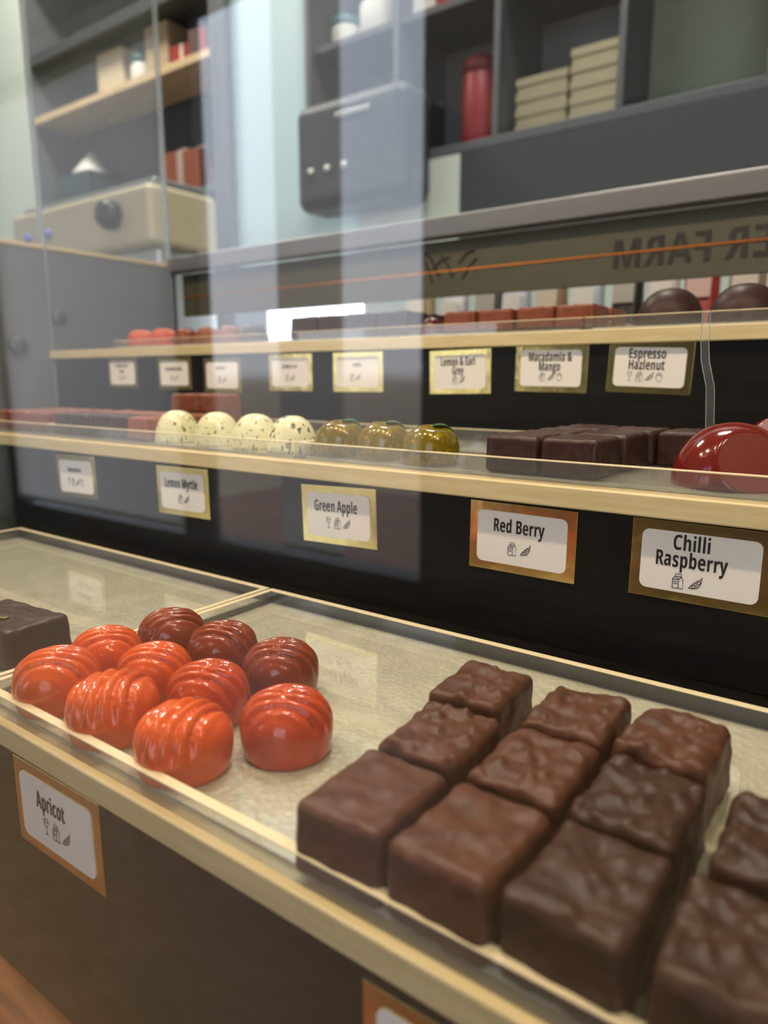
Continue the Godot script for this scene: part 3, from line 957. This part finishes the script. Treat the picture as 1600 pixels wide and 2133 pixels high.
func card(x: float, y: float, z: float, tilt: float, label: String, lines: Array, icons: Array, faint := false) -> void:
	var t := thing("flavour_card", label, "label card", mm(x, y, z))
	t.rotation.z = deg_to_rad(tilt)
	part("foil_backing", rbox(0.0462, 0.0285, 0.0006, 0.00025, 1, 2), M.gold, t, Vector3(0, 0, 0.0003)).set_meta("label", "gold foil backing")
	if not cache.has("label_plate"):
		cache["label_plate"] = plate(rounded_outline(0.0388, 0.0215, 0.0026), 0.0003)
	var lab := part("paper_label", cache["label_plate"], M.paper, t, Vector3(0, 0, 0.00075))
	lab.set_meta("label", "white rounded paper label")
	for l in lines:
		if faint:
			# lettering too small to read: plain dark strokes
			var strokes := []
			var rng := RandomNumberGenerator.new()
			rng.seed = int(absf(x) * 10)
			var at: float = -l[1] / 2.0
			while at < l[1] / 2.0:
				var w := rng.randf_range(0.5, 1.1)
				var h := rng.randf_range(1.0, 1.6)
				strokes.append([Vector3(at, l[2] - h, 0.3) * 0.001, Vector3(at, l[2] + h, 0.3) * 0.001])
				at += w + 0.5
			part("lettering", tube_mesh(strokes, 0.00032, 4), M.ink, lab)
			continue
		var tm := text_mesh(l[0], 0.0074, 0.0002)
		var box := tm.get_aabb()
		var o := part("lettering", tm, M.ink, lab, Vector3(l[3] * 0.001 if l.size() > 3 else 0.0, l[2] * 0.001, 0.00022))
		o.scale = Vector3(l[1] * 0.001 / box.size.x, 1.0, 1.0)
	var n := icons.size()
	var k := 0
	for i in icons:
		part(i[0] + "_icon", icon(i[0]), M.ink, lab, Vector3(i[1] * 0.001, i[2] * 0.001, 0.0002))
		k += 1

func row_icons(kinds: Array, x0: float, step: float, y: float) -> Array:
	var out := []
	var k := 0
	for i in kinds:
		out.append([i, x0 + k * step, y])
		k += 1
	return out

func cards() -> void:
	var w := "wine_glass"
	var m := "milk_carton"
	var p := "pea_pod"
	var h := "hazelnut"
	var z1 := -95.0
	var z2 := -256.0
	var z3 := -411.0
	card(-188.6, -128.3, z1, 0.5, "white card in gold foil reading Apricot, below the orange chocolates", [["Apricot", 15.5, 4.2, -2.2]], row_icons([w, m, p], -5.5, 5.3, -3.6))
	card(-51.5, -130.5, z1, 0.5, "gold foil card at the bottom edge of the picture, mostly cut off", [], [])
	card(-441, -65, z2, 1.5, "leftmost white card in gold foil on the middle riser, lettering blurred", [["", 15, 4.4]], row_icons([w, m, p, h], -8.0, 5.0, -3.4), true)
	card(-331, -64.6, z2, 1.0, "white card in gold foil reading Lemon Myrtle", [["Lemon Myrtle", 29, 4.6, -0.5]], row_icons([m, p], -1.5, 5.2, -4.2))
	card(-215, -65.3, z2, 2.0, "white card in gold foil reading Green Apple", [["Green Apple", 26.5, 4.4, -1.2]], row_icons([w, m, p], -5.8, 5.6, -3.6))
	card(-120, -64.2, z2, -0.3, "white card in gold foil reading Red Berry", [["Red Berry", 22.0, 5.0, -1.0]], row_icons([m, p], -3.5, 5.8, -4.0))
	card(-53.2, -63.8, z2, -0.3, "white card in gold foil reading Chilli Raspberry", [["Chilli", 12.0, 7.0, -2.5], ["Raspberry", 23.5, 0.9, -2.5]], row_icons([m, p], -6.2, 5.8, -6.7))
	card(-119.5, 5.2, z3, -2.0, "white card in gold foil reading Espresso Hazlenut", [["Espresso", 20.0, 7.4, -1.5], ["Hazlenut", 19.5, 1.2, -1.5]], row_icons([w, m, p, h], -10.2, 5.4, -5.2))
	card(-177.5, 5.1, z3, -0.8, "white card in gold foil reading Macadamia & Mango", [["Macadamia &", 27.5, 6.6, -0.5], ["Mango", 13.5, 1.0, -0.5]], row_icons([m, p, h], -4.8, 5.4, -5.0))
	card(-240.5, 3.2, z3, 1.2, "white card in gold foil reading Lemon & Earl Grey", [["Lemon & Earl", 25.5, 6.6, -1.0], ["Grey", 8.5, 0.8, -1.0]], row_icons([m, p], -3.2, 5.2, -5.0))
	card(-325.5, 3.4, z3, 0.4, "blurred white card on the top riser, next left of the Lemon & Earl Grey card", [["", 7, 5.2]], row_icons([m, p], -4.5, 5.2, -3.6), true)
	card(-392.3, 3.3, z3, 0.2, "blurred white card on the top riser, fourth from its left end", [["", 15, 4.6]], row_icons([m, p], -2.6, 5.2, -4.2), true)
	card(-471, 1.2, z3, 0.0, "blurred white card on the top riser, third from its left end", [["", 13, 6.2]], row_icons([m, p], -2.6, 5.2, -3.6), true)
	card(-534.5, 3.1, z3, 0.2, "blurred white card on the top riser, second from its left end", [["", 24, 3.8]], row_icons([m, p], -2.6, 5.2, -4.2), true)
	card(-612.5, 3.6, z3, 0.4, "blurred white card at the left end of the top riser", [["", 18, 6.6], ["", 8, 1.4]], row_icons([m, p], -2.6, 5.2, -4.4), true)

# ------------------------------------------------------------------ what stands behind the case
func block(called: String, label: String, category: String, x0: float, x1: float, y0: float, y1: float, z0: float, z1: float, mat: Material, r := 3.0, group := "") -> MeshInstance3D:
	return single(called, label, category, rbox((x1 - x0) * 0.001, (y1 - y0) * 0.001, absf(z1 - z0) * 0.001, r * 0.001, 1, 2), mat, mm((x0 + x1) / 2, (y0 + y1) / 2, (z0 + z1) / 2), 0.0, group)

func service_area() -> void:
	# ledge behind the case with packets on it
	var lg := thing("back_ledge", "narrow dark ledge directly behind the display case", "ledge", Vector3(0, EYE, 0))
	bar("top", -700, RIGHT, 20, 36, -900, -640, M.graphite_dark, lg, 2)
	bar("front", -700, RIGHT, -1250, 20, -890, -650, M.graphite_dark, lg, 2)
	var bags := [
		[-500, 40, 95, Color(0.70, 0.66, 0.50), "tall beige packet behind the plum chocolates"], [-452, 36, 75, Color(0.86, 0.90, 0.95), "white packet with pale band behind the dark blocks"],
		[-405, 40, 90, Color(0.10, 0.11, 0.12), "black packet behind the caramel squares"], [-372, 36, 82, Color(0.80, 0.86, 0.95), "pale blue packet behind the caramel squares"],
		[-330, 38, 96, Color(0.62, 0.50, 0.36), "tan packet behind the caramel squares"], [-290, 40, 85, Color(0.82, 0.88, 0.96), "bluish white packet behind the caramel squares"],
		[-247, 34, 100, Color(0.12, 0.12, 0.10), "black packet left of the red and white one"], [-212, 34, 86, Color(0.90, 0.92, 0.95), "white packet left of the red and white one"],
		[-176, 36, 102, Color(0.70, 0.22, 0.22), "red and white packet behind the dark domes"], [-136, 36, 98, Color(0.66, 0.56, 0.46), "brown paper packet behind the dark domes"],
		[-96, 38, 92, Color(0.84, 0.90, 0.97), "pale packet behind the dark domes"], [-54, 36, 104, Color(0.85, 0.85, 0.82), "white packet at the right edge behind the dark domes"],
	]
	for b in bags:
		pouch(b[0], b[1], b[2], b[3], b[4])
	# tall shelving unit at the left
	var s := thing("shelving_unit", "dark shelving unit with a pale wooden shelf at the left behind the case", "shelves", Vector3(0, EYE, 0))
	bar("side_panel", -2610, -2590, -1250, 1600, -1625, -1450, M.graphite, s, 2)
	bar("side_panel", -1660, -1640, -1250, 1600, -1625, -1450, M.graphite, s, 2)
	bar("back_panel", -2590, -1660, -1250, 1600, -1625, -1615, M.graphite_dark, s, 2)
	bar("shelf", -2589, -1661, 1050, 1085, -1614, -1452, M.graphite_dark, s, 2)
	bar("shelf", -2589, -1661, 866, 888, -1614, -1450, M.shelf_wood, s, 2).set_meta("label", "pale wooden shelf")
	bar("shelf", -2589, -1661, 522, 541, -1614, -1452, M.graphite, s, 2)
	bar("shelf", -2589, -1661, 1320, 1345, -1614, -1452, M.graphite_dark, s, 2)
	bar("base", -2589, -1661, -1245, -1100, -1614, -1460, M.graphite_dark, s, 2)
	block("packet", "cream packet standing on the pale wooden shelf", "packet", -2270, -2130, 888.2, 1030, -1570, -1500, plain(Color(0.80, 0.74, 0.62), 0.6), 8.0)
	var jar := thing("jar", "small jar with teal lid on the pale wooden shelf", "jar", mm(-2060, 888.2, -1530))
	part("body", lathe([Vector2(0, 0), Vector2(0.036, 0), Vector2(0.04, 0.01), Vector2(0.04, 0.06), Vector2(0.034, 0.072), Vector2(0, 0.072)], 28), M.white, jar)
	part("lid", lathe([Vector2(0, 0), Vector2(0.037, 0), Vector2(0.037, 0.02), Vector2(0, 0.022)], 28), plain(Color(0.25, 0.45, 0.48), 0.4), jar, Vector3(0, 0.072, 0))
	block("carton", "beige carton beside the teal jar on the pale wooden shelf", "box", -2010, -1900, 888.2, 1040, -1580, -1500, plain(Color(0.70, 0.62, 0.50), 0.7), 3.0)
	gift("red gift box with ribbon on the pale wooden shelf", -1850, 888.2, -1540, 0.09, Color(0.60, 0.16, 0.12), Color(0.85, 0.80, 0.7))
	gift("brown gift box with red ribbon on the pale wooden shelf", -1745, 888.2, -1540, 0.11, Color(0.35, 0.24, 0.2), Color(0.7, 0.12, 0.16))
	gift("rust coloured gift box below the pale wooden shelf", -1850, 541.2, -1535, 0.15, Color(0.58, 0.32, 0.22), Color(0.72, 0.66, 0.62))
	gift("small plum gift box below the pale wooden shelf", -1715, 541.2, -1545, 0.08, Color(0.40, 0.24, 0.26), Color(0.75, 0.3, 0.3))
	block("storage_box", "dark teal storage box on the lower shelf at the left", "box", -2540, -2325, 541.2, 690, -1612, -1480, plain(Color(0.16, 0.24, 0.26), 0.6), 5.0)
	single("paper_cone", "white folded paper cone on the teal storage box", "paper", lathe([Vector2(0, 0), Vector2(0.066, 0), Vector2(0.062, 0.010), Vector2(0.010, 0.075), Vector2(0, 0.08)], 6), M.white, mm(-2400, 690.2, -1543))
	# back counter with a coffee machine
	var bc := thing("back_counter", "dark back counter under the coffee machine", "counter", Vector3(0, EYE, 0))
	bar("worktop", -2600, -700, -60, -20, -1440, -1040, M.graphite, bc, 3)
	bar("body", -2590, -710, -1250, -60, -1435, -1060, M.graphite_dark, bc, 3)
	coffee_machine()
	right_cabinet()
	for q in [[-2.2, "left"], [-0.6, "right"]]:
		fill_lamp(q[0], -0.95, "added fill lamp over the service aisle, %s one" % q[1])

func pouch(x: float, w: float, top: float, c: Color, label: String) -> void:
	var t := thing("packet", label, "packet", mm(x, 36.2, -760), 0.0, "packets on the ledge behind the case")
	var h := (top + 40.0 - 36.0) * 0.001
	var st := SurfaceTool.new()
	st.begin(Mesh.PRIMITIVE_TRIANGLES)
	st.set_smooth_group(0)
	var rows := []
	for i in 9:
		var f := i / 8.0
		var half := w * 0.0005 * (1.0 - 0.12 * sin(PI * f))
		var deep := 0.016 * pow(maxf(0.0, 1.0 - f), 0.7) + 0.0008
		var ring := []
		for k in 16:
			var a := TAU * k / 16
			ring.append(Vector3(half * signf(cos(a)) * pow(absf(cos(a)), 0.6), f * h, deep * signf(sin(a)) * pow(absf(sin(a)), 0.8)))
		rows.append(ring)
	for i in 8:
		for k in 16:
			var q := (k + 1) % 16
			for v in [rows[i][k], rows[i + 1][k], rows[i + 1][q], rows[i][k], rows[i + 1][q], rows[i][q]]:
				st.add_vertex(v)
	for k in range(1, 15):
		for v in [rows[0][0], rows[0][k], rows[0][k + 1]]:
			st.add_vertex(v)
		for v in [rows[8][0], rows[8][k + 1], rows[8][k]]:
			st.add_vertex(v)
	st.index()
	st.generate_normals()
	part("bag", st.commit(), plain(c, 0.35), t)
	part("sticker", rbox(w * 0.00062, h * 0.28, 0.0006, 0.0002), plain(c.lerp(Color(0.92, 0.92, 0.9), 0.75), 0.5), t, Vector3(0, h * 0.50, 0.0152), Vector3(-0.10, 0, 0))

func gift(label: String, x: float, y: float, z: float, s: float, c: Color, rib: Color) -> void:
	var t := thing("gift_box", label, "gift box", mm(x, y, z), 0.15)
	part("box", rbox(s, s * 0.8, s * 0.8, 0.003, 1, 2), plain(c, 0.5), t, Vector3(0, s * 0.4, 0))
	part("ribbon", rbox(s * 0.16, s * 0.805, s * 0.815, 0.002, 1, 1), plain(rib, 0.4), t, Vector3(0, s * 0.4035, 0))
	var bow := []
	for sgn in [-1, 1]:
		var loop := []
		for k in 13:
			var a := TAU * k / 12
			loop.append(Vector3(sgn * s * 0.18 * (1.0 - cos(a)), s * 0.80 + s * 0.10 * (1.0 - cos(a)) * 0.5 + s * 0.10 * sin(a) * sgn, 0))
		bow.append(loop)
	part("bow", tube_mesh(bow, s * 0.025, 6), plain(rib, 0.4), t)

func coffee_machine() -> void:
	var t := thing("coffee_machine", "silver coffee machine with black knob on the back counter", "coffee machine", mm(-1745, -19.8, -1170))
	part("body", rbox(0.60, 0.30, 0.17, 0.012, 1, 3), M.steel, t, Vector3(0, 0.17, 0))
	part("hood", rbox(0.62, 0.135, 0.20, 0.016, 1, 3), M.silver_cream, t, Vector3(0, 0.385, 0.01))
	part("cup_rail", rbox(0.58, 0.02, 0.16, 0.006, 1, 2), M.steel, t, Vector3(0, 0.462, 0))
	part("knob", lathe([Vector2(0, 0), Vector2(0.032, 0), Vector2(0.034, 0.02), Vector2(0.026, 0.034), Vector2(0, 0.036)], 28), M.black, t, Vector3(0.17, 0.395, 0.11), Vector3(PI / 2, 0, 0))
	for x in [-0.22, -0.12]:
		part("button", lathe([Vector2(0, 0), Vector2(0.013, 0), Vector2(0.012, 0.008), Vector2(0, 0.009)], 20), plain(Color(0.45, 0.5, 0.85), 0.3), t, Vector3(x, 0.385, 0.11), Vector3(PI / 2, 0, 0))
	for x in [-0.25, 0.25]:
		for z in [-0.06, 0.06]:
			part("foot", lathe([Vector2(0, 0), Vector2(0.018, 0), Vector2(0.02, 0.021), Vector2(0, 0.021)], 16), M.black, t, Vector3(x, 0, z))
	part("drip_tray", rbox(0.52, 0.03, 0.10, 0.004, 1, 2), M.black, t, Vector3(0, 0.045, 0.13))

func right_cabinet() -> void:
	var c := thing("wall_cabinet", "dark glazed wall cabinet with compartments, upper right behind the case", "cabinet", Vector3(0, EYE, 0))
	bar("bottom_board", -1310, 450, 483, 503, -1672, -1450, M.graphite, c, 2)
	bar("fascia", -860, 450, 300, 482.5, -1475, -1450, M.graphite_dark, c, 2)
	bar("shelf", -1310, 450, 783, 799, -1659, -1463, M.graphite, c, 2)
	bar("top_board", -1310, 450, 1180, 1200, -1672, -1450, M.graphite, c, 2)
	bar("back_panel", -1310, 450, 503, 1180, -1672, -1660, plain(Color(0.52, 0.54, 0.56), 0.6), c, 2)
	for x in [-1310, -1040, -783, -519, -262, 10, 430]:
		bar("divider", x, x + 14, 503.3, 1179.7, -1659, -1450, M.graphite, c, 1.5)
	for q in [[-1296, -1040], [-1026, -783], [-769, -519], [-505, -262], [-248, 10], [24, 430]]:
		bar("pane", q[0], q[1], 503.5, 1179, -1462, -1458, M.glass, c, 0.5)
	bar("lining", -505, -262, 503.5, 782, -1659, -1600, plain(Color(0.66, 0.72, 0.64), 0.6), c, 2).set_meta("label", "pale green lining")
	var tin := thing("tin", "tall red tin with lid in the wall cabinet", "tin", mm(-868, 503.3, -1560))
	part("body", lathe([Vector2(0, 0), Vector2(0.045, 0), Vector2(0.046, 0.004), Vector2(0.046, 0.165), Vector2(0.044, 0.168), Vector2(0, 0.168)], 36), plain(Color(0.62, 0.16, 0.20), 0.4), tin)
	part("lid", lathe([Vector2(0, 0), Vector2(0.0475, 0), Vector2(0.0475, 0.026), Vector2(0.045, 0.03), Vector2(0, 0.03)], 36), plain(Color(0.52, 0.12, 0.16), 0.4), tin, Vector3(0, 0.166, 0))
	var cream_box := plain(Color(0.74, 0.71, 0.58), 0.6)
	var ord := ["lowest", "second", "third", "fourth", "topmost"]
	for col in 2:
		for k in 4 + col:
			var x0 := -758.0 + col * 122.0
			var b := thing("flat_box", "cream flat box in the cabinet stack, %s column, %s" % [["left", "right"][col], ord[k]], "box", mm(x0 + 58, 503.3 + k * 30.0, -1570), 0.0, "stacked cream boxes in the wall cabinet")
			part("base", rbox(0.112, 0.020, 0.12, 0.0015), cream_box, b, Vector3(0, 0.01, 0))
			part("lid", rbox(0.117, 0.0165, 0.125, 0.002), cream_box, b, Vector3(0, 0.0212, 0))
	block("carton", "grey carton behind the stack of cream boxes", "box", -700, -560, 503.3, 690, -1658, -1634, plain(Color(0.46, 0.47, 0.44), 0.7), 3.0)
	block("carton", "white carton with red end on the upper cabinet shelf", "box", -1022, -962, 799.3, 880, -1580, -1500, M.white, 3.0)
	block("carton", "red carton on the upper cabinet shelf", "box", -958, -890, 799.3, 870, -1580, -1500, plain(Color(0.66, 0.22, 0.2), 0.6), 3.0)
	var jar := thing("jar", "small white jar with teal lid on the upper cabinet shelf", "jar", mm(-1250, 799.3, -1540))
	part("body", lathe([Vector2(0, 0), Vector2(0.034, 0), Vector2(0.036, 0.01), Vector2(0.036, 0.055), Vector2(0.03, 0.062), Vector2(0, 0.062)], 28), M.white, jar)
	part("lid", lathe([Vector2(0, 0), Vector2(0.034, 0), Vector2(0.034, 0.018), Vector2(0, 0.02)], 28), plain(Color(0.35, 0.55, 0.58), 0.4), jar, Vector3(0, 0.062, 0))
	single("canister", "white round canister on the upper cabinet shelf", "canister", lathe([Vector2(0, 0), Vector2(0.042, 0), Vector2(0.045, 0.006), Vector2(0.045, 0.08), Vector2(0.038, 0.09), Vector2(0.014, 0.092), Vector2(0.012, 0.1), Vector2(0, 0.102)], 32), M.white, mm(-1150, 799.3, -1540))
	var a := thing("wall_appliance", "dark rounded appliance with a row of small white buttons fixed to the cabinet", "appliance", mm(-1085, 385, -1390))
	part("body", rbox(0.32, 0.235, 0.115, 0.03, 1, 5), M.graphite_dark, a, Vector3(0, 0.1175, 0))
	for k in 3:
		part("button", lathe([Vector2(0, 0), Vector2(0.008, 0), Vector2(0.007, 0.006), Vector2(0, 0.007)], 18), M.white, a, Vector3(-0.105 + k * 0.05, 0.085, 0.056), Vector3(PI / 2, 0, 0))
	part("vent", rbox(0.10, 0.012, 0.006, 0.002), M.steel, a, Vector3(0.02, 0.19, 0.058))

func fill_lamp(x: float, z: float, label: String) -> void:  # lamp added to brighten the dark area behind the case
	var t := thing("fill_lamp", label, "fill lamp", Vector3(x, 3.2, z), 0.0, "added fill lamps over the service aisle")
	part("housing", rbox(0.6, 0.05, 0.3, 0.006), M.white, t, Vector3(0, -0.026, 0))
	part("diffuser", rbox(0.56, 0.008, 0.26, 0.002), glowing(Color(1.0, 0.97, 0.92), 1.6), t, Vector3(0, -0.054, 0))
	var l := AreaLight3D.new()
	l.name = "lamp_light"
	l.area_size = Vector2(0.56, 0.26)
	l.light_color = Color(1.0, 0.97, 0.92)
	l.light_energy = 2.7
	l.area_range = 12.0
	l.area_attenuation = 2.0
	l.shadow_enabled = true
	t.add_child(l, true)
	l.position = Vector3(0, -0.062, 0)
	l.rotation = Vector3(-PI / 2, 0, 0)
